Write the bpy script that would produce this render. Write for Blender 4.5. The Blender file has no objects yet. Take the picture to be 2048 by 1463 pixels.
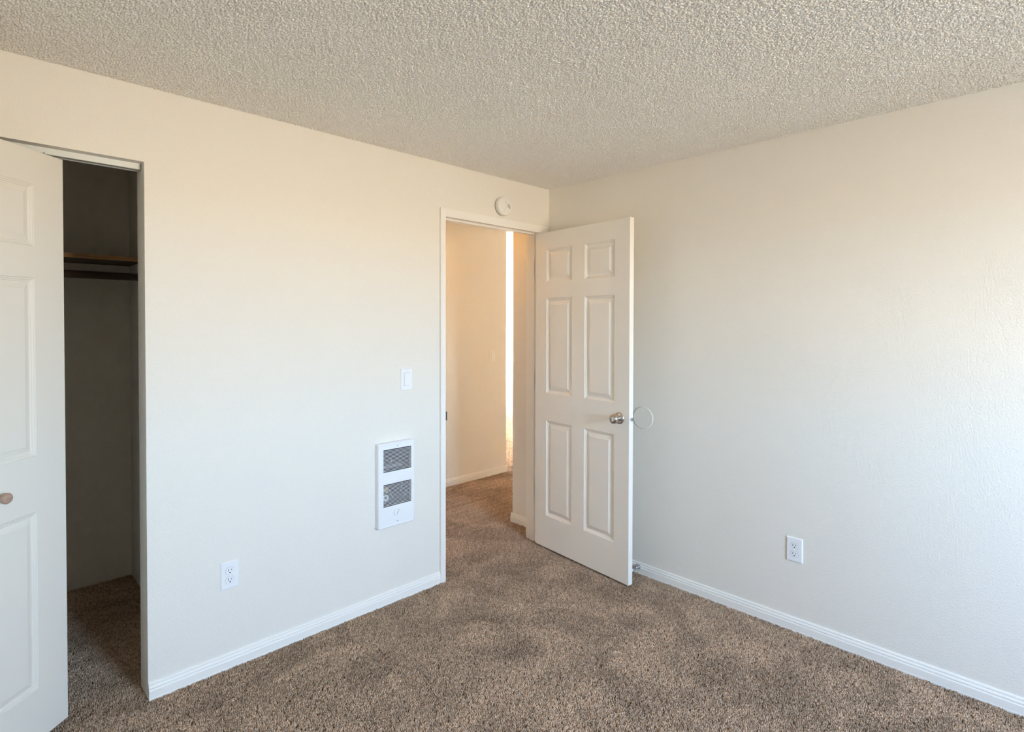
import bpy, bmesh, math, random
from mathutils import Vector, Matrix

random.seed(7)
C = bpy.context.scene.collection
S = bpy.context.scene

# ------------------------------------------------------------------ camera
H = 2.34                                   # ceiling height
CAM = Vector((-2.7873, -2.4794, 1.4423))
YAW, PITCH, ROLL = 0.7744, -0.0148, 0.002
fw = Vector((math.sin(YAW) * math.cos(PITCH), math.cos(YAW) * math.cos(PITCH), math.sin(PITCH)))
rt0 = Vector((math.cos(YAW), -math.sin(YAW), 0))
up0 = rt0.cross(fw)
rt = rt0 * math.cos(ROLL) + up0 * math.sin(ROLL)
up = -rt0 * math.sin(ROLL) + up0 * math.cos(ROLL)
cd = bpy.data.cameras.new('camera')
cam = bpy.data.objects.new('camera', cd)
C.objects.link(cam)
m = Matrix((rt, up, -fw)).transposed().to_4x4()
m.translation = CAM
cam.matrix_world = m
cd.sensor_width = 36
cd.lens = 1112.5 / 2048 * 36
cd.shift_x = 4.0 / 2048
cd.shift_y = -67.2 / 2048
cd.clip_start = 0.05
S.camera = cam

# ------------------------------------------------------------------ world, sun, exposure
S.view_settings.view_transform = 'Standard'
S.view_settings.look = 'None'
S.view_settings.gamma = 1.0
S.view_settings.use_curve_mapping = False
S.view_settings.exposure = 5.1
S.cycles.use_denoising = True
S.cycles.max_bounces = 14
S.cycles.diffuse_bounces = 7
S.cycles.sample_clamp_indirect = 12

W = bpy.data.worlds.new('sky')
S.world = W
W.use_nodes = True
nt = W.node_tree
nt.nodes.clear()
wo = nt.nodes.new('ShaderNodeOutputWorld')
bg = nt.nodes.new('ShaderNodeBackground')
tc = nt.nodes.new('ShaderNodeTexCoord')
sx = nt.nodes.new('ShaderNodeSeparateXYZ')
cr = nt.nodes.new('ShaderNodeValToRGB')
nt.links.new(tc.outputs['Generated'], sx.inputs[0])
nt.links.new(cr.outputs[0], bg.inputs[0])
nt.links.new(bg.outputs[0], wo.inputs[0])
mr = nt.nodes.new('ShaderNodeMapRange')                      # z -1..1 to 0..1
mr.inputs['From Min'].default_value = -1.0
nt.links.new(sx.outputs['Z'], mr.inputs['Value'])
nt.links.new(mr.outputs[0], cr.inputs[0])
e = cr.color_ramp.elements
e[0].position, e[0].color = 0.490, (0.640, 0.540, 0.405, 1)   # sunlit dry ground up to the horizon
e[1].position, e[1].color = 0.510, (0.585, 0.785, 1.0, 1)     # pale horizon
q = e.new(0.85)
q.color = (0.32, 0.56, 1.0, 1)                               # blue overhead
bg.inputs[1].default_value = 2.06

# window opening sizes (also used by the light portals)
YR = -4.40                                  # rear wall inner face
WX0, WX1, WZ0, WZ1 = -1.90, -0.95, 0.90, 2.02
XL = 4.70                                   # living room right wall
LY0, LY1, LZ0, LZ1 = 2.30, 4.10, 0.40, 2.05

def portal(name, loc, target, sx_, sy_):
    d = bpy.data.lights.new(name, 'AREA')
    d.shape = 'RECTANGLE'
    d.size, d.size_y = sx_, sy_
    d.cycles.is_portal = True
    o = bpy.data.objects.new(name, d)
    C.objects.link(o)
    o.location = loc
    o.rotation_euler = Vector(target).to_track_quat('-Z', 'Z').to_euler()
    return o
portal('bedroom_window_portal', ((WX0 + WX1) / 2, YR - 0.13, (WZ0 + WZ1) / 2), (0, 1, 0), WX1 - WX0, WZ1 - WZ0)
ld = bpy.data.lights.new('living_window_daylight', 'AREA')    # daylight through the living room window
ld.shape = 'RECTANGLE'
ld.size, ld.size_y = LY1 - LY0, LZ1 - LZ0
ld.energy = 0.95
ld.color = (1.0, 0.96, 0.93)
lo_ = bpy.data.objects.new('living_window_daylight', ld)
C.objects.link(lo_)
lo_.location = (XL + 0.02, (LY0 + LY1) / 2, (LZ0 + LZ1) / 2)
lo_.rotation_euler = Vector((-1, 0, 0)).to_track_quat('-Z', 'Z').to_euler()

# ------------------------------------------------------------------ materials
def mat(name, color, rough=0.5, metal=0.0, spec=0.5):
    m = bpy.data.materials.new(name)
    m.use_nodes = True
    b = m.node_tree.nodes['Principled BSDF']
    b.inputs['Base Color'].default_value = (*color, 1)
    b.inputs['Roughness'].default_value = rough
    b.inputs['Metallic'].default_value = metal
    b.inputs['Specular IOR Level'].default_value = spec
    return m

def nodes(m):
    return m.node_tree, m.node_tree.nodes['Principled BSDF']

def noise(nt, scale, detail=2, rough=0.5, vec=None, stretch=None):
    t = nt.nodes.new('ShaderNodeTexCoord')
    n = nt.nodes.new('ShaderNodeTexNoise')
    n.inputs['Scale'].default_value = scale
    n.inputs['Detail'].default_value = detail
    n.inputs['Roughness'].default_value = rough
    src = t.outputs['Object']
    if stretch:
        mp = nt.nodes.new('ShaderNodeMapping')
        mp.inputs['Scale'].default_value = stretch
        nt.links.new(src, mp.inputs[0])
        src = mp.outputs[0]
    nt.links.new(src, n.inputs['Vector'])
    return n

def bump(nt, b, height, strength, dist, prev=None):
    bp = nt.nodes.new('ShaderNodeBump')
    bp.inputs['Strength'].default_value = strength
    bp.inputs['Distance'].default_value = dist
    nt.links.new(height, bp.inputs['Height'])
    if prev is not None:
        nt.links.new(prev.outputs[0], bp.inputs['Normal'])
    nt.links.new(bp.outputs[0], b.inputs['Normal'])
    return bp

def ramp(nt, src, stops):
    r = nt.nodes.new('ShaderNodeValToRGB')
    e = r.color_ramp.elements
    while len(e) < len(stops):
        e.new(0.5)
    for k, (p, c) in enumerate(stops):
        e[k].position = p
        e[k].color = (*c, 1) if len(c) == 3 else c
    nt.links.new(src, r.inputs[0])
    return r

# wall paint: warm off-white with an orange-peel spray texture
M_wall = mat('wall_paint', (0.86, 0.815, 0.735), 0.55, spec=0.3)
nt, b = nodes(M_wall)
n1 = noise(nt, 160, 2, 0.5)
r1 = ramp(nt, n1.outputs[0], [(0.42, (0, 0, 0)), (0.66, (1, 1, 1))])
n2 = noise(nt, 260, 1, 0.5)
bp = bump(nt, b, r1.outputs[0], 0.23, 0.003)
bump(nt, b, n2.outputs[0], 0.10, 0.002, bp)

# popcorn ceiling
M_ceil = mat('popcorn_ceiling', (0.97, 0.925, 0.855), 0.85, spec=0.2)
nt, b = nodes(M_ceil)
n1 = noise(nt, 160, 3, 0.6)
bump(nt, b, n1.outputs[0], 0.6, 0.005)

# carpet: backing and yarn
M_backing = mat('carpet_backing', (0.20, 0.15, 0.11), 0.95, spec=0.0)
M_yarn = mat('carpet_yarn', (0.45, 0.34, 0.25), 0.95, spec=0.04)
nt, b = nodes(M_yarn)
at = nt.nodes.new('ShaderNodeAttribute')
at.attribute_name = 'yarn'
oi = nt.nodes.new('ShaderNodeObjectInfo')
ge = nt.nodes.new('ShaderNodeNewGeometry')
n2 = nt.nodes.new('ShaderNodeTexNoise')
n2.inputs['Scale'].default_value = 2.6
n2.inputs['Distortion'].default_value = 1.4
n2.inputs['Detail'].default_value = 6
n2.inputs['Roughness'].default_value = 0.66
nt.links.new(ge.outputs['Position'], n2.inputs['Vector'])
r2 = ramp(nt, n2.outputs[0], [(0.34, (0.72, 0.70, 0.68)), (0.62, (1.16, 1.16, 1.16))])  # light and dark of the brushed pile painted into the yarn colour
r3 = ramp(nt, oi.outputs['Random'], [(0.0, (0.86, 0.86, 0.86)), (1.0, (1.12, 1.12, 1.12))])
def mul(a, c):
    mx = nt.nodes.new('ShaderNodeMix')
    mx.data_type = 'RGBA'
    mx.blend_type = 'MULTIPLY'
    mx.inputs[0].default_value = 1.0
    nt.links.new(a, mx.inputs[6])
    nt.links.new(c, mx.inputs[7])
    return mx.outputs[2]
nt.links.new(mul(mul(at.outputs['Color'], r2.outputs[0]), r3.outputs[0]), b.inputs['Base Color'])
b.inputs['Sheen Weight'].default_value = 0.2

M_trim = mat('white_trim_paint', (0.92, 0.885, 0.82), 0.4, spec=0.5)
M_door = mat('white_door_paint', (0.91, 0.86, 0.775), 0.42, spec=0.45)
nt, b = nodes(M_door)
n1 = noise(nt, 60, 3, 0.6, stretch=(6.0, 6.0, 0.35))
bump(nt, b, n1.outputs[0], 0.10, 0.001)
M_bifold = mat('cream_door_paint', (0.80, 0.76, 0.68), 0.5, spec=0.4)
nt, b = nodes(M_bifold)
n1 = noise(nt, 60, 3, 0.6, stretch=(6.0, 6.0, 0.35))
bump(nt, b, n1.outputs[0], 0.08, 0.001)
M_plastic = mat('white_plastic', (0.90, 0.90, 0.90), 0.3)
M_enamel = mat('white_enamel', (0.90, 0.90, 0.90), 0.28)
M_cream_plastic = mat('cream_plastic', (0.90, 0.875, 0.83), 0.4)
M_dark = mat('dark_slot', (0.012, 0.012, 0.013), 0.6)
M_cavity = mat('black_cavity', (0.010, 0.011, 0.014), 0.5)
M_nickel = mat('brushed_nickel', (0.62, 0.58, 0.54), 0.28, 1.0)
M_steel = mat('steel', (0.55, 0.56, 0.58), 0.25, 1.0)
M_alu = mat('painted_track', (0.66, 0.68, 0.66), 0.35, 0.3)
M_hinge = mat('dark_hinge_metal', (0.20, 0.18, 0.15), 0.35, 0.9)
M_brass = mat('brass', (0.60, 0.47, 0.22), 0.35, 1.0)
M_screw = mat('screw_head', (0.45, 0.46, 0.48), 0.35, 0.6)
M_grey = mat('grey_print', (0.30, 0.30, 0.30), 0.6)
M_brownprint = mat('vent_shadow', (0.30, 0.26, 0.19), 0.7)
M_seam = mat('seam_line', (0.62, 0.56, 0.47), 0.7)
M_label = mat('white_label', (0.85, 0.86, 0.88), 0.5)
M_fiber = mat('tan_insulator', (0.42, 0.33, 0.16), 0.7)
M_glass_lamp = mat('lamp_glass', (0.9, 0.85, 0.75), 0.4)
nt, b = nodes(M_glass_lamp)
b.inputs['Emission Color'].default_value = (1.0, 0.42, 0.0, 1)
b.inputs['Emission Strength'].default_value = 0.55

def wood(name, c0, c1, rough, axis='x'):
    m = mat(name, c0, rough)
    nt, b = nodes(m)
    st = (1.2, 14, 14) if axis == 'x' else (14, 14, 1.2)
    n = noise(nt, 6, 4, 0.6, stretch=st)
    r = ramp(nt, n.outputs[0], [(0.3, c0), (0.7, c1)])
    nt.links.new(r.outputs[0], b.inputs['Base Color'])
    bump(nt, b, n.outputs[0], 0.15, 0.001)
    return m
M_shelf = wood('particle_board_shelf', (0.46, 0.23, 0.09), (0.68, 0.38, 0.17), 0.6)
M_shelfshade = wood('shaded_shelf_board', (0.07, 0.045, 0.03), (0.12, 0.075, 0.05), 0.7)  # shade of the unlit underside painted into the board colour
M_rod = wood('dark_wood_rod', (0.075, 0.045, 0.035), (0.14, 0.085, 0.065), 0.4)
M_knobwood = wood('pale_wood_knob', (0.36, 0.23, 0.16), (0.50, 0.34, 0.25), 0.45)

M_ground = mat('shaded_ground', (0.20, 0.17, 0.13), 0.95, spec=0.1)  # house shade put into the colour of the added ground strip
M_pane = bpy.data.materials.new('window_pane')
M_pane.use_nodes = True
nt = M_pane.node_tree
nt.nodes.clear()
o_ = nt.nodes.new('ShaderNodeOutputMaterial')
tr = nt.nodes.new('ShaderNodeBsdfTransparent')
gl = nt.nodes.new('ShaderNodeBsdfGlossy')
gl.inputs['Roughness'].default_value = 0.02
ms = nt.nodes.new('ShaderNodeMixShader')
ms.inputs[0].default_value = 0.05
nt.links.new(tr.outputs[0], ms.inputs[1])
nt.links.new(gl.outputs[0], ms.inputs[2])
nt.links.new(ms.outputs[0], o_.inputs[0])

# ------------------------------------------------------------------ mesh helpers
def obj(name, bm, m, parent=None, smooth=False, label=None):
    bmesh.ops.recalc_face_normals(bm, faces=bm.faces[:])
    me = bpy.data.meshes.new(name)
    bm.to_mesh(me)
    bm.free()
    if smooth:
        for p in me.polygons:
            p.use_smooth = True
    if m:
        me.materials.append(m)
    o = bpy.data.objects.new(name, me)
    C.objects.link(o)
    if parent:
        o.parent = parent
    if label:
        o['label'] = label
    return o

def tag(o, label=None, cat=None, group=None, kind=None):
    if label: o['label'] = label
    if cat: o['category'] = cat
    if group: o['group'] = group
    if kind: o['kind'] = kind
    return o

def thing(name, label, cat, loc=(0, 0, 0), rz=0.0, group=None, kind=None):
    o = bpy.data.objects.new(name, None)
    o.empty_display_size = 0.05
    C.objects.link(o)
    o.location = loc
    o.rotation_euler = (0, 0, rz)
    return tag(o, label, cat, group, kind)

def add_box(bm, x0, x1, y0, y1, z0, z1):
    vs = [bm.verts.new(p) for p in ((x0, y0, z0), (x1, y0, z0), (x1, y1, z0), (x0, y1, z0),
                                    (x0, y0, z1), (x1, y0, z1), (x1, y1, z1), (x0, y1, z1))]
    fs = []
    for f in ((0, 1, 2, 3), (4, 5, 6, 7), (0, 1, 5, 4), (1, 2, 6, 5), (2, 3, 7, 6), (3, 0, 4, 7)):
        fs.append(bm.faces.new([vs[k] for k in f]))
    return vs, fs

def box(*a, bevel=0.0, seg=2):
    bm = bmesh.new()
    add_box(bm, *a)
    if bevel:
        bmesh.ops.recalc_face_normals(bm, faces=bm.faces[:])
        bmesh.ops.bevel(bm, geom=bm.edges[:], offset=bevel, segments=seg, profile=0.5, affect='EDGES')
    return bm

def lathe(profile, axis='y', seg=32, centre=(0, 0, 0), bm=None):
    """profile: list of (radius, along). Rotates about the given axis through centre."""
    bm = bm or bmesh.new()
    c = Vector(centre)
    def pt(r, t, a):
        u, w = r * math.cos(a), r * math.sin(a)
        return c + (Vector((u, t, w)) if axis == 'y' else Vector((u, w, t)) if axis == 'z' else Vector((t, u, w)))
    rings = []
    for r, t in profile:
        if r < 1e-6:
            rings.append([bm.verts.new(pt(0, t, 0))])
        else:
            rings.append([bm.verts.new(pt(r, t, 2 * math.pi * k / seg)) for k in range(seg)])
    for A, B in zip(rings, rings[1:]):
        for k in range(seg):
            k2 = (k + 1) % seg
            if len(A) == 1 and len(B) == 1:
                continue
            if len(A) == 1:
                bm.faces.new((A[0], B[k], B[k2]))
            elif len(B) == 1:
                bm.faces.new((A[k], A[k2], B[0]))
            else:
                bm.faces.new((A[k], A[k2], B[k2], B[k]))
    for R in (rings[0], rings[-1]):
        if len(R) > 2:
            bm.faces.new(R)
    return bm

def prism(outline, x0, x1, axis='x', bm=None):
    """extrude a closed 2-D outline [(a, z)] along axis x (a is y) or y (a is x)."""
    bm = bm or bmesh.new()
    def P(t, a, z):
        return (t, a, z) if axis == 'x' else (a, t, z)
    A = [bm.verts.new(P(x0, a, z)) for a, z in outline]
    B = [bm.verts.new(P(x1, a, z)) for a, z in outline]
    n = len(outline)
    for k in range(n):
        bm.faces.new((A[k], A[(k + 1) % n], B[(k + 1) % n], B[k]))
    bm.faces.new(A)
    bm.faces.new(B)
    return bm

def wall_with_holes(x0, x1, z0, z1, y0, y1, holes, axis='x'):
    """box wall with rectangular through holes (a0, a1, z0, z1)."""
    xs = sorted({x0, x1, *[h[0] for h in holes], *[h[1] for h in holes]})
    zs = sorted({z0, z1, *[h[2] for h in holes], *[h[3] for h in holes]})
    bm = bmesh.new()
    cache = {}
    def V(x, y, z):
        k = (round(x, 5), round(y, 5), round(z, 5))
        if k not in cache:
            cache[k] = bm.verts.new((x, y, z) if axis == 'x' else (y, x, z))
        return cache[k]
    def solid(i, k):
        if i < 0 or k < 0 or i >= len(xs) - 1 or k >= len(zs) - 1:
            return False
        cx, cz = (xs[i] + xs[i + 1]) / 2, (zs[k] + zs[k + 1]) / 2
        return not any(h[0] < cx < h[1] and h[2] < cz < h[3] for h in holes)
    for i in range(len(xs) - 1):
        for k in range(len(zs) - 1):
            if not solid(i, k):
                continue
            a, b_, c, d = xs[i], xs[i + 1], zs[k], zs[k + 1]
            for y in (y0, y1):
                bm.faces.new((V(a, y, c), V(b_, y, c), V(b_, y, d), V(a, y, d)))
            if not solid(i - 1, k): bm.faces.new((V(a, y0, c), V(a, y1, c), V(a, y1, d), V(a, y0, d)))
            if not solid(i + 1, k): bm.faces.new((V(b_, y0, c), V(b_, y1, c), V(b_, y1, d), V(b_, y0, d)))
            if not solid(i, k - 1): bm.faces.new((V(a, y0, c), V(b_, y0, c), V(b_, y1, c), V(a, y1, c)))
            if not solid(i, k + 1): bm.faces.new((V(a, y0, d), V(b_, y0, d), V(b_, y1, d), V(a, y1, d)))
    return bm

def struct(name, bm, m, label, cat, parent=None):
    return tag(obj(name, bm, m, parent), label, cat, kind='structure')

# ------------------------------------------------------------------ room shell
T = 0.12
CX0, CX1, CZ1 = -3.24, -2.300, 2.053        # closet opening
DX0, DX1, DZ1 = -0.870, -0.090, 2.044       # doorway between the jamb faces
XW = -3.45                                  # unseen left side wall
CBX, CBY = -2.117, 1.315                    # closet inside corner
YH, XH = 1.43, 0.985                        # hallway back wall and its end
XS, YS = 0.060, 0.40                        # hallway wall stub beside the door
YF = 4.51                                   # living room far wall
X2, Y2 = XL, YF

struct('floor', box(XW - T, XL + T, YR - T, YF + T, -0.15, -0.010), M_backing,
       'brown plush speckled carpet over the whole floor', 'floor')
struct('ceiling', box(XW - T, XL + T, YR - T - 0.45, YF + T, H, H + 0.25), M_ceil,
       'off-white popcorn textured ceiling above the bedroom', 'ceiling')
JT = 0.018
FZ = -0.012                                 # walls and boards stand on the carpet backing
struct('wall_left', wall_with_holes(XW, 0.0, FZ, H, 0, T,
       [(CX0, CX1, FZ, CZ1), (DX0 - JT, DX1 + JT, FZ, DZ1 + JT)]), M_wall,
       'off-white wall with the closet opening and the bedroom doorway', 'wall')
struct('wall_right', wall_with_holes(YR - T, T, FZ, H, 0, T, [], axis='y'), M_wall,
       'plain off-white wall behind the open white door', 'wall')
struct('wall_rear', wall_with_holes(XW - T, 0.0, FZ, H, YR - T, YR, [(WX0, WX1, WZ0, WZ1)]), M_wall,
       'off-white wall with the bedroom window behind the viewer', 'wall')
struct('wall_side', box(XW - T, XW, YR, CBY, FZ, H), M_wall, 'off-white side wall left of the viewer', 'wall')
struct('wall_closet_back', box(XW - T, CBX, CBY, CBY + 0.1, FZ, H), M_wall, 'shadowed back wall inside the closet', 'wall')
struct('wall_closet_side', box(CBX, CBX + 0.1, T, CBY + 0.1, FZ, H), M_wall, 'shadowed right side wall inside the closet', 'wall')
struct('wall_hallway_back', box(CBX + 0.1, XH, YH, YH + T, FZ, H), M_wall,
       'amber lit hallway wall seen through the doorway', 'wall')
struct('wall_hallway_front', box(XS, XL, T + 0.001, YS, FZ, H), M_wall, 'hallway wall running off to the right behind the bedroom', 'wall')
struct('wall_hallway_light_block', box(1.75, 1.75 + T, YS, YH, FZ, H), M_wall, 'added unseen wall across the hallway that blocks living room light', 'wall')  # unseen wall added to keep living room light out of the hallway
struct('wall_living_front', box(1.75, XL, YH, YH + T, FZ, H), M_wall, 'living room wall behind the hallway end', 'wall')
struct('wall_living_left', box(XH - T, XH, YH + T, YF, FZ, H), M_wall, 'living room wall behind the hallway corner', 'wall')
struct('wall_living_far', box(XH - T, XL + T, YF, YF + T, FZ, H), M_wall, 'bright far wall at the end of the living room', 'wall')
struct('wall_living_right', wall_with_holes(YS - T, YF, FZ, H, XL, XL + T, [(LY0, LY1, LZ0, LZ1)], axis='y'), M_wall,
       'living room wall with the big window', 'wall')
struct('ground', box(-9, 5, YR - T - 6.0, YR - T - 0.02, -0.5, -0.3), M_ground, 'added dark ground strip with shade in its colour, outside below the bedroom window', 'ground')  # unseen strip added to darken the upper wall and ceiling near the window

# pile of the carpet and grains of the popcorn coat: scattered over their surfaces
def scatter(name, quads, density, protos, parent, smin, smax, seed, flip=False):
    rnd = random.Random(seed)
    d = 1 / math.sqrt(density)
    pts = []
    for x0, x1, y0, y1, z in quads:                 # jittered rows of points
        nx, ny = max(1, round((x1 - x0) / d)), max(1, round((y1 - y0) / d))
        for i in range(nx):
            for j in range(ny):
                pts.append((x0 + (x1 - x0) * (i + 0.12 + 0.76 * rnd.random()) / nx, y0 + (y1 - y0) * (j + 0.12 + 0.76 * rnd.random()) / ny, z))
    me = bpy.data.meshes.new(name)
    me.from_pydata(pts, [], [])
    o = bpy.data.objects.new(name, me)
    C.objects.link(o)
    o.parent = parent
    o['kind'] = 'stuff'
    col = bpy.data.collections.new(name + '_pieces')
    for p in protos:
        col.objects.link(p)
    g = bpy.data.node_groups.new(name, 'GeometryNodeTree')
    g.interface.new_socket('Geometry', in_out='INPUT', socket_type='NodeSocketGeometry')
    g.interface.new_socket('Geometry', in_out='OUTPUT', socket_type='NodeSocketGeometry')
    N, L = g.nodes.new, g.links.new
    gi, go = N('NodeGroupInput'), N('NodeGroupOutput')
    ci = N('GeometryNodeCollectionInfo')
    ci.inputs['Collection'].default_value = col
    ci.inputs['Separate Children'].default_value = True
    ci.inputs['Reset Children'].default_value = True
    ip = N('GeometryNodeInstanceOnPoints')
    ip.inputs['Pick Instance'].default_value = True
    rr = N('FunctionNodeRandomValue')
    rr.data_type = 'FLOAT_VECTOR'
    rr.inputs[0].default_value = (0, 0, 0)
    rr.inputs[1].default_value = (0, 0, 6.283)
    rs = N('FunctionNodeRandomValue')
    rs.data_type = 'FLOAT'
    rs.inputs[2].default_value = smin
    rs.inputs[3].default_value = smax
    rs.inputs['Seed'].default_value = 5
    L(gi.outputs[0], ip.inputs['Points'])
    L(ci.outputs[0], ip.inputs['Instance'])
    L(rr.outputs[0], ip.inputs['Rotation'])
    L(rs.outputs[1], ip.inputs['Scale'])
    L(ip.outputs[0], go.inputs[0])
    md = o.modifiers.new('scatter', 'NODES')
    md.node_group = g
    return o

YARN = [(0.52, 0.365, 0.245), (0.42, 0.285, 0.185), (0.65, 0.48, 0.34), (0.28, 0.185, 0.115), (0.58, 0.42, 0.29), (0.78, 0.605, 0.445)]
def tuft(k):
    rnd = random.Random(100 + k)
    bm = bmesh.new()
    lay = bm.verts.layers.float_color.new('yarn')
    n, patch = 16, 0.0185
    for i in range(n):
        x, y = (rnd.random() - .5) * patch, (rnd.random() - .5) * patch
        h = 0.0095 + rnd.random() * 0.0040
        a, lean = rnd.random() * 6.283, rnd.random() * 0.0045
        rad = 0.0013 + rnd.random() * 0.0006
        col = rnd.choice(YARN)
        tx, ty = x + math.cos(a) * lean, y + math.sin(a) * lean
        rings = []
        for f, rr_ in ((0, rad * .8), (.72, rad * 1.15)):
            rings.append([bm.verts.new((x + (tx - x) * f + rr_ * math.cos(q * 1.5708 + a), y + (ty - y) * f + rr_ * math.sin(q * 1.5708 + a), h * f)) for q in range(4)])
        top = bm.verts.new((tx, ty, h))
        for q in range(4):
            bm.faces.new((rings[0][q], rings[0][(q + 1) % 4], rings[1][(q + 1) % 4], rings[1][q]))
            bm.faces.new((rings[1][q], rings[1][(q + 1) % 4], top))
        for v in (*rings[0], *rings[1], top):
            v[lay] = (*col, 1)
    bmesh.ops.recalc_face_normals(bm, faces=bm.faces[:])
    me = bpy.data.meshes.new('tuft')
    bm.to_mesh(me)
    bm.free()
    me.materials.append(M_yarn)
    return bpy.data.objects.new('tuft', me)

def grain(k):
    rnd = random.Random(300 + k)
    bm = bmesh.new()
    bmesh.ops.create_icosphere(bm, subdivisions=2, radius=0.0036)
    ph = [rnd.random() * 6 for _ in range(3)]
    for v in bm.verts:
        c = v.co.copy()
        s_ = 1 + 0.20 * math.sin(c.x * 1150 + ph[0]) + 0.20 * math.sin(c.y * 1050 + ph[1]) + 0.15 * math.sin(c.z * 1150 + ph[2])
        v.co = Vector((c.x * s_, c.y * s_, c.z * s_ * 0.75))
    for f in bm.faces:
        f.smooth = True
    me = bpy.data.meshes.new('grain')
    bm.to_mesh(me)
    bm.free()
    me.materials.append(M_ceil)
    return bpy.data.objects.new('grain', me)

FLOOR, CEIL = bpy.data.objects['floor'], bpy.data.objects['ceiling']
scatter('carpet_pile', [(XW, -0.012, -2.95, -0.012, -0.011), (DX0, DX1, -0.012, T, -0.011), (XW, CX1, -0.012, T, -0.011), (-3.2, CBX, T, CBY, -0.011),
                        (-1.6, XS - 0.012, T, YS, -0.011), (-1.6, 1.75, YS, YH - 0.012, -0.011)], 6800, [tuft(k) for k in range(6)], FLOOR, 0.85, 1.2, 3)
scatter('carpet_pile', [(XH + 0.012, 4.3, YH, YF - 0.012, -0.011)], 3400, [tuft(k) for k in range(6, 9)], FLOOR, 1.2, 1.6, 4)
scatter('popcorn_grain', [(XW, 0, -2.75, 0, H - 0.001)], 20000, [grain(k) for k in range(6)], CEIL, 0.65, 1.35, 8)

# windows (out of frame, they let the daylight in)
def window(name, along, a0, a1, z0, z1, y0, y1, label):
    w = thing(name, label, 'window', kind='structure')
    def bx(p, q, r, s, d0=0.02, d1=0.07):
        lo, hi = (y0 + d0, y0 + d1)
        return box(p, q, lo, hi, r, s) if along == 'x' else box(lo, hi, p, q, r, s)
    F = 0.04
    obj('frame_rail', bx(a0, a1, z0, z0 + F), M_plastic, w)
    obj('frame_rail', bx(a0, a1, z1 - F, z1), M_plastic, w)
    obj('frame_stile', bx(a0, a0 + F, z0 + F, z1 - F), M_plastic, w)
    obj('frame_stile', bx(a1 - F, a1, z0 + F, z1 - F), M_plastic, w)
    mid = (a0 + a1) / 2
    obj('frame_stile', bx(mid - 0.025, mid + 0.025, z0 + F, z1 - F), M_plastic, w)
    obj('window_pane', bx(a0 + F, mid - 0.025, z0 + F, z1 - F, 0.042, 0.046), M_pane, w)
    obj('window_pane', bx(mid + 0.025, a1 - F, z0 + F, z1 - F, 0.042, 0.046), M_pane, w)
window('window_1', 'x', WX0, WX1, WZ0, WZ1, YR - T, YR, 'sliding bedroom window in the rear wall')
window('window_2', 'y', LY0, LY1, LZ0, LZ1, XL, XL + T, 'large living room window')

# ------------------------------------------------------------------ baseboards
BB = [(0, -.012), (.0120, -.012), (.0125, .003), (.0118, .006), (.0118, .033), (.0108, .036), (.0088, .0375), (.0088, .0395),
      (.0104, .0415), (.0100, .046), (.0080, .0495), (.0058, .0510), (.0058, .0530), (.0070, .0545), (.0066, .0585), (.0040, .0625), (0, .0630)]
def baseboard(name, axis, wallpos, side, t0, t1, label):
    """side = -1: the board stands out towards the negative direction from wallpos."""
    return struct(name, prism([(wallpos + side * d, z) for d, z in BB], t0, t1, axis), M_trim, label, 'baseboard')
CASW = 0.034
baseboard('baseboard_left', 'x', 0, -1, CX1 + 0.001, DX0 - 0.005 - CASW, 'white moulded baseboard below the heater wall')
baseboard('baseboard_right', 'y', 0, -1, YR, -0.012, 'white moulded baseboard along the wall behind the door')
baseboard('baseboard_hallway_back', 'x', YH, -1, CBX + 0.11, XH + 0.012, 'baseboard at the foot of the amber hallway wall')
baseboard('baseboard_hallway_stub', 'y', XS, -1, T + 0.001, YS + 0.012, 'short baseboard beside the door jamb in the hallway')
baseboard('baseboard_living_left', 'y', XH, 1, YH - 0.012, YF, 'baseboard around the hallway corner in the living room')
baseboard('baseboard_living_far', 'x', YF, -1, XH + 0.013, XL, 'baseboard at the foot of the bright far wall')

# ------------------------------------------------------------------ doorway trim
tr1 = thing('trim_1', 'white casing and jamb around the open bedroom doorway', 'door frame', (0, 0, 0), kind='structure')
def casing_bm(x0, x1, z0, z1):
    return box(x0, x1, -0.014, 0.0, z0, z1, bevel=0.002)
ci0, ci1, cz = DX0 - 0.005, DX1 + 0.005, DZ1 - 0.006
obj('casing', casing_bm(ci0 - CASW, ci0, FZ, cz + 0.048), M_trim, tr1)
obj('casing', casing_bm(ci1, ci1 + CASW + 0.02, FZ, cz + 0.048), M_trim, tr1)
obj('head_casing', casing_bm(ci0, ci1, cz + 0.001, cz + 0.048), M_trim, tr1)
obj('jamb', box(DX0 - JT, DX0, 0.0, T, FZ, DZ1 + JT, bevel=0.001), M_trim, tr1)
obj('jamb', box(DX1, DX1 + JT, 0.0, T, FZ, DZ1 + JT, bevel=0.001), M_trim, tr1)
obj('head_jamb', box(DX0, DX1, 0.0, T, DZ1, DZ1 + JT, bevel=0.001), M_trim, tr1)
obj('stop', box(DX0, DX0 + 0.011, 0.040, 0.074, FZ, DZ1 - 0.011, bevel=0.001), M_trim, tr1)
obj('stop', box(DX1 - 0.011, DX1, 0.040, 0.074, FZ, DZ1 - 0.011, bevel=0.001), M_trim, tr1)
obj('head_stop', box(DX0, DX1, 0.040, 0.074, DZ1 - 0.011, DZ1, bevel=0.001), M_trim, tr1)
sp = bmesh.new()
add_box(sp, DX0, DX0 + 0.0015, 0.004, 0.030, 0.899, 0.956)
add_box(sp, DX0 - 0.003, DX0 + 0.0015, -0.0165, 0.004, 0.904, 0.953)
obj('strike_plate', sp, M_hinge, tr1, label='dark metal strike plate')

# ------------------------------------------------------------------ panel doors
def door_frame_bm(w, z0, z1, t, panels):
    return wall_with_holes(0, w, z0, z1, 0, t, panels)

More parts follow.
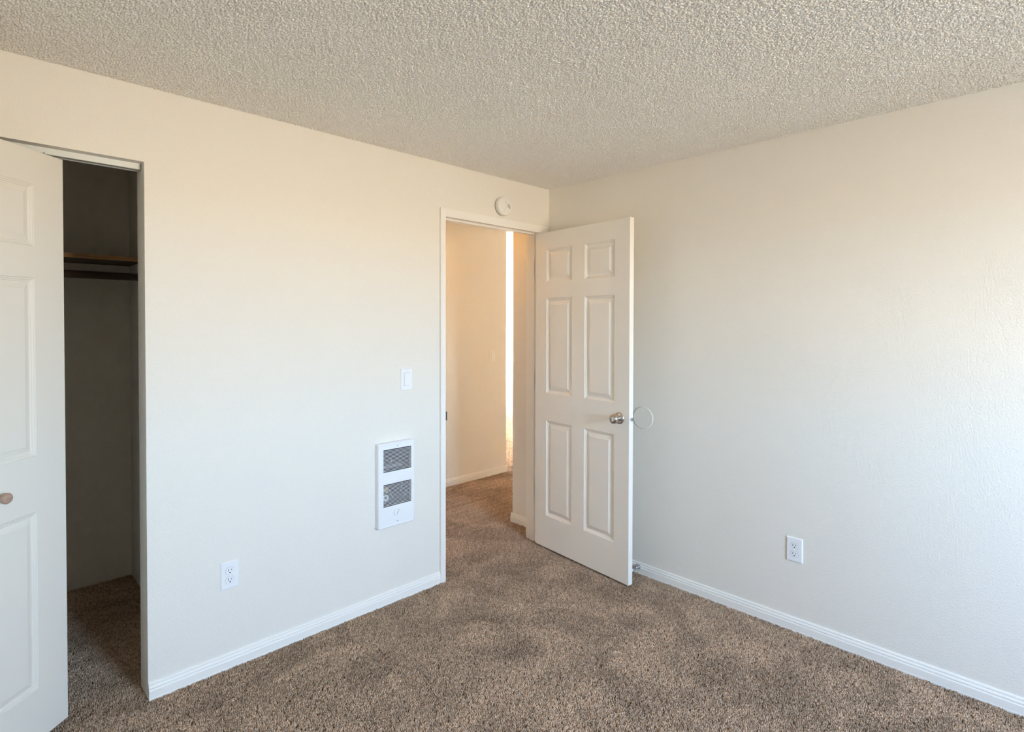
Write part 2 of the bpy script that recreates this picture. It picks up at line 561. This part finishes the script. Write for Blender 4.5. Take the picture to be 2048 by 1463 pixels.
def door_panel_bm(x0, x1, z0, z1, t, prof):
    bm = bmesh.new()
    def ring(ins, y):
        return [bm.verts.new(p) for p in ((x0 + ins, y, z0 + ins), (x1 - ins, y, z0 + ins), (x1 - ins, y, z1 - ins), (x0 + ins, y, z1 - ins))]
    fr = [ring(i, -d) for i, d in prof]
    bk = [ring(i, t + d) for i, d in prof]
    for R in (fr, bk):
        for A, B in zip(R, R[1:]):
            for k in range(4):
                bm.faces.new((A[k], A[(k + 1) % 4], B[(k + 1) % 4], B[k]))
        bm.faces.new(R[-1])
    for k in range(4):
        bm.faces.new((fr[0][k], fr[0][(k + 1) % 4], bk[0][(k + 1) % 4], bk[0][k]))
    return bm
P_ENTRY = [(0, 0), (.0025, -.0030), (.0080, -.0045), (.0125, -.0085), (.0150, -.0100), (.0200, -.0100), (.0230, -.0090), (.0400, -.0025), (.0425, -.0015)]
P_BIFOLD = [(0, 0), (.0020, -.0025), (.0050, -.0025), (.0080, -.0050), (.0110, -.0050), (.0135, -.0075), (.0180, -.0075), (.0340, -.0030), (.0350, -.0020)]

hx, hy = -0.135, -0.006
ex, ey = -0.211, -0.774
d1 = thing('door_1', 'open white six-panel bedroom door with brushed nickel knob', 'door',
           (hx, hy, 0), math.atan2(ey - hy, ex - hx), kind='structure')
DW_, DT = 0.7720, 0.034
rows = [(0.222, 0.828), (1.0055, 1.6065), (1.7095, 1.9160)]
cols = [(0.1050, 0.3330), (0.4370, 0.6660)]
holes = [(a, b_, z0, z1) for a, b_ in cols for z0, z1 in rows]
o = obj('door_slab', door_frame_bm(DW_, 0.0135, 2.0250, DT, holes), M_door, d1)
mod = o.modifiers.new('bevel', 'BEVEL'); mod.width = 0.0009; mod.segments = 1; mod.limit_method = 'ANGLE'
for a, b_, z0, z1 in holes:
    obj('panel', door_panel_bm(a, b_, z0, z1, DT, P_ENTRY), M_door, d1)
# knob set, both sides
def knob_bm(side):
    y = lambda v: -v if side < 0 else DT + v
    prof = [(0, 0), (.0325, 0), (.0335, .002), (.0325, .0055), (.028, .0085), (.020, .0100), (.0125, .0115), (.0110, .018), (.0115, .026),
            (.0165, .030), (.0225, .0345), (.0262, .041), (.0272, .048), (.0258, .055), (.0215, .0605), (.0135, .0640), (.0050, .0650), (0, .0650)]
    return lathe([(r, y(t)) for r, t in prof], 'y', 40, (0.705, 0, 0.924))
obj('knob', knob_bm(-1), M_nickel, d1, smooth=True, label='brushed nickel door knob')
obj('knob', knob_bm(1), M_nickel, d1, smooth=True, label='brushed nickel door knob on the far side')
bm = lathe([(0, -.0105), (.0022, -.0105), (.0022, -.0088), (0, -.0088)], 'y', 12, (0.705 + 0.0185, 0, 0.924 + 0.003))
obj('keyhole', bm, M_dark, d1, label='dark pinhole in the knob rose')
obj('latch_plate', box(DW_, DW_ + 0.0012, 0.005, 0.029, 0.896, 0.952, bevel=0.0005, seg=1), M_plastic, d1, label='latch plate on the door edge')
lb = bmesh.new()
add_box(lb, DW_ + 0.0012, DW_ + 0.012, 0.010, 0.025, 0.915, 0.932)
bmesh.ops.bevel(lb, geom=lb.edges[:], offset=0.002, segments=1, affect='EDGES')
obj('latch_bolt', lb, M_steel, d1, label='metal latch bolt')
for z in (0.325, 1.06, 1.80):
    hb = bmesh.new()
    pinx, piny = -0.0065, 0.0405
    lathe([(0, -0.045), (.0055, -0.045), (.0055, 0.045), (0, 0.045)], 'z', 14, (pinx, piny, z), hb)
    add_box(hb, -0.0018, 0.0, 0.003, 0.036, z - 0.044, z + 0.044)
    obj('hinge', hb, M_hinge, d1, smooth=False, label='dark metal hinge')
for z in (0.325, 1.06, 1.80):
    obj('hinge_leaf', box(DX1 - 0.0016, DX1, 0.0, 0.034, z - 0.044, z + 0.044), M_hinge, tr1, label='dark hinge leaf on the jamb')

# closet bifold door: two leaves, folded outwards
LW, LT, ANG = 0.470, 0.030, math.radians(42)
d2 = thing('door_2', 'cream bifold closet door partly folded open with a wooden knob', 'door', (CX0, 0.05, 0), kind='structure')
lead = Vector((-2.536, 0.050))
apex = lead + Vector((-math.cos(ANG), -math.sin(ANG))) * LW
Z0, Z1 = 0.026, 2.0215
lrows = [(0.2045, 0.8060), (0.9950, 1.5930), (1.7000, 1.9070)]
hl = [(0.115, LW - 0.115, z0, z1) for z0, z1 in lrows]
def place_leaf(o, start, ang):
    o.location = (start.x - CX0, start.y - 0.05, 0)
    o.rotation_euler = (0, 0, ang)
for k, (start, ang) in enumerate(((apex, ANG), (Vector((CX0 + 0.006, 0.05)), -ANG))):
    # leaf runs from start along ang; room face is on local -y
    lo = obj('leaf', door_frame_bm(LW, Z0, Z1, LT, hl), M_bifold, d2)
    place_leaf(lo, start, ang)
    mod = lo.modifiers.new('bevel', 'BEVEL'); mod.width = 0.0009; mod.segments = 1; mod.limit_method = 'ANGLE'
    for h in hl:
        obj('panel', door_panel_bm(*h, LT, P_BIFOLD), M_bifold, lo)
    if k == 0:
        kb = lathe([(0, 0), (.0095, 0), (.0100, -.003), (.0085, -.009), (.0095, -.014), (.0140, -.0185), (.0170, -.024), (.0172, -.029), (.0145, -.033), (.0080, -.0355), (0, -.036)],
                   'y', 28, (LW - 0.245, 0, 0.892))
        obj('knob', kb, M_knobwood, lo, smooth=True, label='pale brown wooden knob')
        pb = lathe([(0, 2.0215), (.003, 2.0215), (.003, 2.0335), (0, 2.0335)], 'z', 12, (LW - 0.048, LT - 0.005, 0))
        obj('guide_pin', pb, M_steel, lo, label='steel guide pin')

# closet head track
tk = thing('door_track', 'white metal bifold track under the closet header', 'track', (0, 0, 0))
c0, c1 = CX0 + 0.002, CX1 - 0.004
yt = 0.066
bm = bmesh.new()
prism([(yt - .022, CZ1), (yt - .022, CZ1 - .021), (yt - .0205, CZ1 - .0225), (yt - .012, CZ1 - .0225), (yt - .012, CZ1 - .021), (yt - .0205, CZ1 - .021), (yt - .0205, CZ1 - .0015),
       (yt + .0205, CZ1 - .0015), (yt + .0205, CZ1 - .021), (yt + .012, CZ1 - .021), (yt + .012, CZ1 - .0225), (yt + .0205, CZ1 - .0225), (yt + .022, CZ1 - .021), (yt + .022, CZ1)], c0, c1, 'x', bm)
obj('channel', bm, M_alu, tk)

# ------------------------------------------------------------------ closet fittings
sh = thing('closet_shelf', 'brown wooden shelf high in the dark closet above the rod', 'shelf', (-2.7, 1.15, 1.767))
obj('board', box(XW + 2.7, CBX + 2.7 - 0.001, -0.145, 0.163, 0.0, 0.022), M_shelfshade, sh)
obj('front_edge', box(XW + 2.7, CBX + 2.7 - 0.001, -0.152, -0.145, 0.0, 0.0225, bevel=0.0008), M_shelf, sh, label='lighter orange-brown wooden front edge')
rd = bmesh.new()
lathe([(0, XW), (.0195, XW), (.0195, CBX - 0.004), (0, CBX - 0.004)], 'x', 28, (0, 1.030, 1.688), rd)
rod = obj('closet_rod', rd, M_rod, None, smooth=False)
for p in rod.data.polygons:
    if len(p.vertices) == 4: p.use_smooth = True
tag(rod, 'dark wooden clothes rod below the closet shelf', 'rod')

# ------------------------------------------------------------------ wall heater (local: x right, -y out, z up)
ht = thing('wall_heater', 'white electric wall heater with two black louvred grilles beside the doorway', 'heater', (-1.2065, 0, 0.403))
HX0, HX1, HZ0, HZ1, HD = -0.1090, 0.1090, 0.0, 0.4330, 0.032
gx0, gx1 = -0.0788, 0.0890
g = [(0.1090, 0.2228), (0.2855, 0.4002)]
fp = wall_with_holes(HX0 + .006, HX1 - .006, HZ0 + .006, HZ1 - .006, -HD, -HD + 0.003, [(gx0, gx1, a, b_) for a, b_ in g])
obj('faceplate', fp, M_enamel, ht)
# rim: rounded frame all around
bm = bmesh.new()
def rring(ins, y, r):
    x0, x1, z0, z1 = HX0 + ins, HX1 - ins, HZ0 + ins, HZ1 - ins
    out = []
    for cx, cz_, a0 in ((x1 - r, z1 - r, 0), (x0 + r, z1 - r, 90), (x0 + r, z0 + r, 180), (x1 - r, z0 + r, 270)):
        for q in range(6):
            a = math.radians(a0 + 18 * q)
            out.append(bm.verts.new((cx + r * math.cos(a), y, cz_ + r * math.sin(a))))
    return out
R = [rring(0, 0, .010), rring(0, -HD + .006, .010), rring(.0018, -HD + .0015, .009), rring(.0055, -HD - .0008, .007), rring(.009, -HD - .0008, .005), rring(.010, -HD + .0001, .004)]
for A, B in zip(R, R[1:]):
    n = len(A)
    for q in range(n):
        bm.faces.new((A[q], A[(q + 1) % n], B[(q + 1) % n], B[q]))
obj('rim', bm, M_enamel, ht, smooth=True)
for gi, (a, b_) in enumerate(g):
    cav = bmesh.new()
    add_box(cav, gx0 - .004, gx1 + .004, -0.0080, -0.0012, a - .004, b_ + .004)
    obj('cavity', cav, M_cavity, ht, label='black heater interior')
    nsl = 17
    pitch = (b_ - a) / nsl
    first = None
    for q in range(nsl - 1):
        zc = a + pitch * (q + 1)
        sl = first.copy() if first else None
        if sl is None:
            s_ = box(gx0, gx1, -HD + .0004, -HD + .0026, -pitch * 0.145, pitch * 0.145)
            first = obj('slat', s_, M_enamel, ht)
            first.location.z = zc
        else:
            C.objects.link(sl)
            sl.location.z = zc
# what shows between the slats
yb = -0.0082
el = bmesh.new()
for q in range(22):
    add_box(el, gx0 + .004 + q * .0052, gx0 + .0066 + q * .0052, yb - .005, yb, 0.3105, 0.3155)
add_box(el, gx0 + .002, gx0 + .125, yb - .004, yb, 0.3035, 0.3070)
obj('heating_element', el, M_screw, ht, label='grey finned element behind the upper grille')
obj('element_bracket', lathe([(0, yb), (.006, yb), (.006, yb - .006), (0, yb - .006)], 'y', 16, (-.022, 0, .336)), M_steel, ht, label='small steel bracket behind the upper grille')
obj('motor_plate', box(gx0 + .002, gx0 + .040, yb - .004, yb, 0.178, 0.205), M_fiber, ht, label='tan insulator behind the lower grille')
obj('motor_label', lathe([(0, yb - .005), (.017, yb - .005), (.017, yb - .008), (.008, yb - .008), (.008, yb - .005)], 'y', 24, (-.056, 0, .150)), M_label, ht, label='round white sticker behind the lower grille')
def bar(x0, z0, x1, z1, w=.0022):
    bm = bmesh.new()
    dx, dz = x1 - x0, z1 - z0
    L = math.hypot(dx, dz)
    nx, nz = -dz / L * w, dx / L * w
    A = [bm.verts.new((x, yb - .006, z)) for x, z in ((x0 + nx, z0 + nz), (x1 + nx, z1 + nz), (x1 - nx, z1 - nz), (x0 - nx, z0 - nz))]
    B = [bm.verts.new((v.co.x, yb, v.co.z)) for v in A]
    bm.faces.new(A); bm.faces.new(B)
    for k in range(4):
        bm.faces.new((A[k], A[(k + 1) % 4], B[(k + 1) % 4], B[k]))
    return bm
obj('fan_strut', bar(-.036, .190, -.012, .142), M_steel, ht)
obj('fan_strut', bar(.044, .215, .034, .168), M_steel, ht)
obj('fan_strut', bar(.078, .165, .048, .138), M_steel, ht)
kz = 0.0725
bm = lathe([(0, -HD), (.0195, -HD), (.0195, -HD - .005), (.0185, -HD - .0068), (0, -HD - .0072)], 'y', 32, (0.0, 0, kz))
k_ = obj('knob', bm, M_enamel, ht, label='white thermostat knob')
bm = bmesh.new()
add_box(bm, -.0012, .0012, -HD - .0078, -HD - .0068, -.012, .014)
bmesh.ops.rotate(bm, verts=bm.verts[:], cent=(0, 0, 0), matrix=Matrix.Rotation(math.radians(32), 3, 'Y'))
bmesh.ops.translate(bm, verts=bm.verts[:], vec=(0.001, 0, kz))
obj('pointer', bm, M_screw, k_)
for z in (0.4125, 0.0247):
    obj('screw', lathe([(0, -HD), (.0030, -HD), (.0026, -HD - .0010), (0, -HD - .0012)], 'y', 14, (0.0035, 0, z)), M_screw, ht, label='screw head')

# ------------------------------------------------------------------ switches and outlets
def plate_bm(w, h, d, bev=0.0035):
    bm = bmesh.new()
    a = [(-w / 2, -h / 2), (w / 2, -h / 2), (w / 2, h / 2), (-w / 2, h / 2)]
    R0 = [bm.verts.new((x, 0, z)) for x, z in a]
    R1 = [bm.verts.new((x, -d * .45, z)) for x, z in a]
    sx_, sz_ = (w / 2 - bev) / (w / 2), (h / 2 - bev) / (h / 2)
    R2 = [bm.verts.new((x * sx_, -d, z * sz_)) for x, z in a]
    for A, B in ((R0, R1), (R1, R2)):
        for k in range(4):
            bm.faces.new((A[k], A[(k + 1) % 4], B[(k + 1) % 4], B[k]))
    bm.faces.new(R0)
    bm.faces.new(R2)
    return bm

def switch(loc, rz, label, m):
    s = thing('light_switch', label, 'light switch', loc, rz, None)
    pl = obj('cover_plate', plate_bm(.071, .114, .006), m, s)
    obj('rocker_gap', box(-.0172, .0172, -.0063, -.0058, -.0342, .0342), M_grey, s)
    bm = bmesh.new()
    w, h = .0160, .0330
    pts = [(-w, -.0058, -h), (w, -.0058, -h), (w, -.0058, h), (-w, -.0058, h)]
    A = [bm.verts.new(p) for p in pts]
    B = [bm.verts.new((x, y_, z)) for (x, _, z), y_ in zip(pts, (-.0095, -.0095, -.0072, -.0072))]
    for k in range(4):
        bm.faces.new((A[k], A[(k + 1) % 4], B[(k + 1) % 4], B[k]))
    bm.faces.new(A); bm.faces.new(B)
    obj('rocker', bm, m, s)
    for z in (.0485, -.0485):
        obj('screw', lathe([(0, -.0058), (.0028, -.0058), (.0024, -.0068), (0, -.0070)], 'y', 12, (0, 0, z)), m, s)
    return s
switch((-1.1285, 0, 1.1505), 0, 'white rocker light switch on the bedroom wall above the heater', M_plastic)
switch((0.7975, YH, 1.1445), 0, 'light switch on the amber hallway wall seen through the doorway', M_cream_plastic)

def outlet(loc, rz, label):
    s = thing('power_outlet', label, 'outlet', loc, rz)
    obj('cover_plate', plate_bm(.0715, .114, .0055), M_plastic, s)
    for zc in (.0195, -.0195):
        def oval(w, h, y0, y1):
            bm = bmesh.new()
            pts = []
            for a in range(0, 360, 10):
                r = math.radians(a)
                x = w * math.cos(r)
                z = max(-h, min(h, w * math.sin(r)))
                pts.append((x, z))
            A = [bm.verts.new((x, y0, z + zc)) for x, z in pts]
            B = [bm.verts.new((x, y1, z + zc)) for x, z in pts]
            n = len(pts)
            for k in range(n):
                bm.faces.new((A[k], A[(k + 1) % n], B[(k + 1) % n], B[k]))
            bm.faces.new(A); bm.faces.new(B)
            return bm
        obj('receptacle_gap', oval(.0178, .0147, -.0050, -.00562), M_grey, s)
        rc = obj('receptacle', oval(.0171, .0140, -.0050, -.0066), M_plastic, s)
        def slot(x0, x1, z0, z1):
            return box(x0, x1, -.0069, -.0064, zc + z0, zc + z1)
        obj('slot', slot(-.0075, -.0053, -.0015, .0080), M_dark, rc)
        obj('slot', slot(.0053, .0072, -.0005, .0070), M_dark, rc)
        bm = lathe([(0, -.0064), (.0028, -.0064), (.0028, -.0069), (0, -.0069)], 'y', 14, (0, 0, zc - .0075))
        obj('ground_hole', bm, M_dark, rc)
    obj('screw', lathe([(0, -.0053), (.0030, -.0053), (.0026, -.0064), (0, -.0066)], 'y', 12, (0, 0, 0)), M_plastic, s)
    return s
outlet((-2.0055, 0, 0.389), 0, 'white duplex power outlet on the left wall low beside the closet')
outlet((0, -1.5550, 0.382), -math.pi / 2, 'white duplex power outlet low on the right wall')

# ------------------------------------------------------------------ smoke detector
sd_ = thing('smoke_detector', 'round white smoke detector above the doorway', 'smoke detector', (-0.4375, 0, 2.1600))
obj('base_plate', lathe([(0, 0), (.0555, 0), (.0555, -.0045), (.050, -.0055), (0, -.0055)], 'y', 48), M_brownprint, sd_, label='shadow gap base ring')
hs = lathe([(0, -.0055), (.0555, -.0055), (.0570, -.0075), (.0568, -.0270), (.0560, -.0315), (.0535, -.0343), (.0500, -.0352), (0, -.0356)], 'y', 48)
ho = obj('housing', hs, M_cream_plastic, sd_, smooth=True)
ho.modifiers.new('split', 'EDGE_SPLIT').split_angle = math.radians(50)
yy = -.0352
def strip(x0, z0, x1, z1, w, name, m, parent):
    bm = bmesh.new()
    dx, dz = x1 - x0, z1 - z0
    L = math.hypot(dx, dz)
    nx, nz = -dz / L * w, dx / L * w
    A = [bm.verts.new((x, yy - .0012, z)) for x, z in ((x0 + nx, z0 + nz), (x1 + nx, z1 + nz), (x1 - nx, z1 - nz), (x0 - nx, z0 - nz))]
    B = [bm.verts.new((v.co.x, yy + .0012, v.co.z)) for v in A]
    bm.faces.new(A); bm.faces.new(B)
    for k in range(4):
        bm.faces.new((A[k], A[(k + 1) % 4], B[(k + 1) % 4], B[k]))
    return obj(name, bm, m, parent)
strip(.008, -.003, -.014, -.040, .0006, 'seam', M_seam, sd_)
strip(.006, .006, .000, .044, .0004, 'seam', M_seam, sd_)
for q, (x, z0, z1) in enumerate(((.020, -.004, .010), (.026, -.008, .017), (.032, -.012, .014), (.038, -.015, .006))):
    strip(x, z0, x + .001, z1, .0012, 'vent_slot', M_brownprint, sd_)
obj('indicator', lathe([(0, yy), (.0016, yy), (.0016, yy - .0012), (0, yy - .0012)], 'y', 10, (.011, 0, .017)), M_brownprint, sd_)

# ------------------------------------------------------------------ wall bumper disc and door stop
bd = thing('wall_bumper', 'round off-white wall protector disc beside the door knob', 'wall bumper', (0, -0.7308, 0.9045), -math.pi / 2)
obj('disc', lathe([(0, 0), (.0640, 0), (.0640, -.0025), (.0620, -.0042), (.0590, -.0046), (.0570, -.0038), (0, -.0036)], 'y', 56), M_wall, bd)
ds = thing('door_stop', 'metal door stop on the right baseboard behind the door', 'door stop', (-0.0118, -0.7100, 0.0385), -math.pi / 2)
obj('flange', lathe([(0, 0), (.0150, 0), (.0145, -.003), (.0105, -.010), (.0070, -.020), (.0055, -.030), (0, -.030)], 'y', 28), M_steel, ds, smooth=True)
obj('shaft', lathe([(0, -.030), (.0052, -.030), (.0052, -.066), (0, -.066)], 'y', 20), M_steel, ds, smooth=True)
obj('tip', lathe([(0, -.066), (.0080, -.066), (.0085, -.072), (.0070, -.080), (0, -.082)], 'y', 20), M_plastic, ds, smooth=True, label='white rubber tip')

# ------------------------------------------------------------------ hallway ceiling lamp (just out of sight above the door head)
hl_ = thing('ceiling_light', 'frosted dome ceiling light in the hallway', 'ceiling light', (-0.35, 0.78, H))
obj('canopy', lathe([(0, 0), (.11, 0), (.11, -.02), (0, -.02)], 'z', 32), M_plastic, hl_)
obj('lamp_shade', lathe([(.13, -.02), (.13, -.03), (.115, -.055), (.08, -.075), (.04, -.083), (0, -.085)], 'z', 32), M_glass_lamp, hl_, smooth=True)
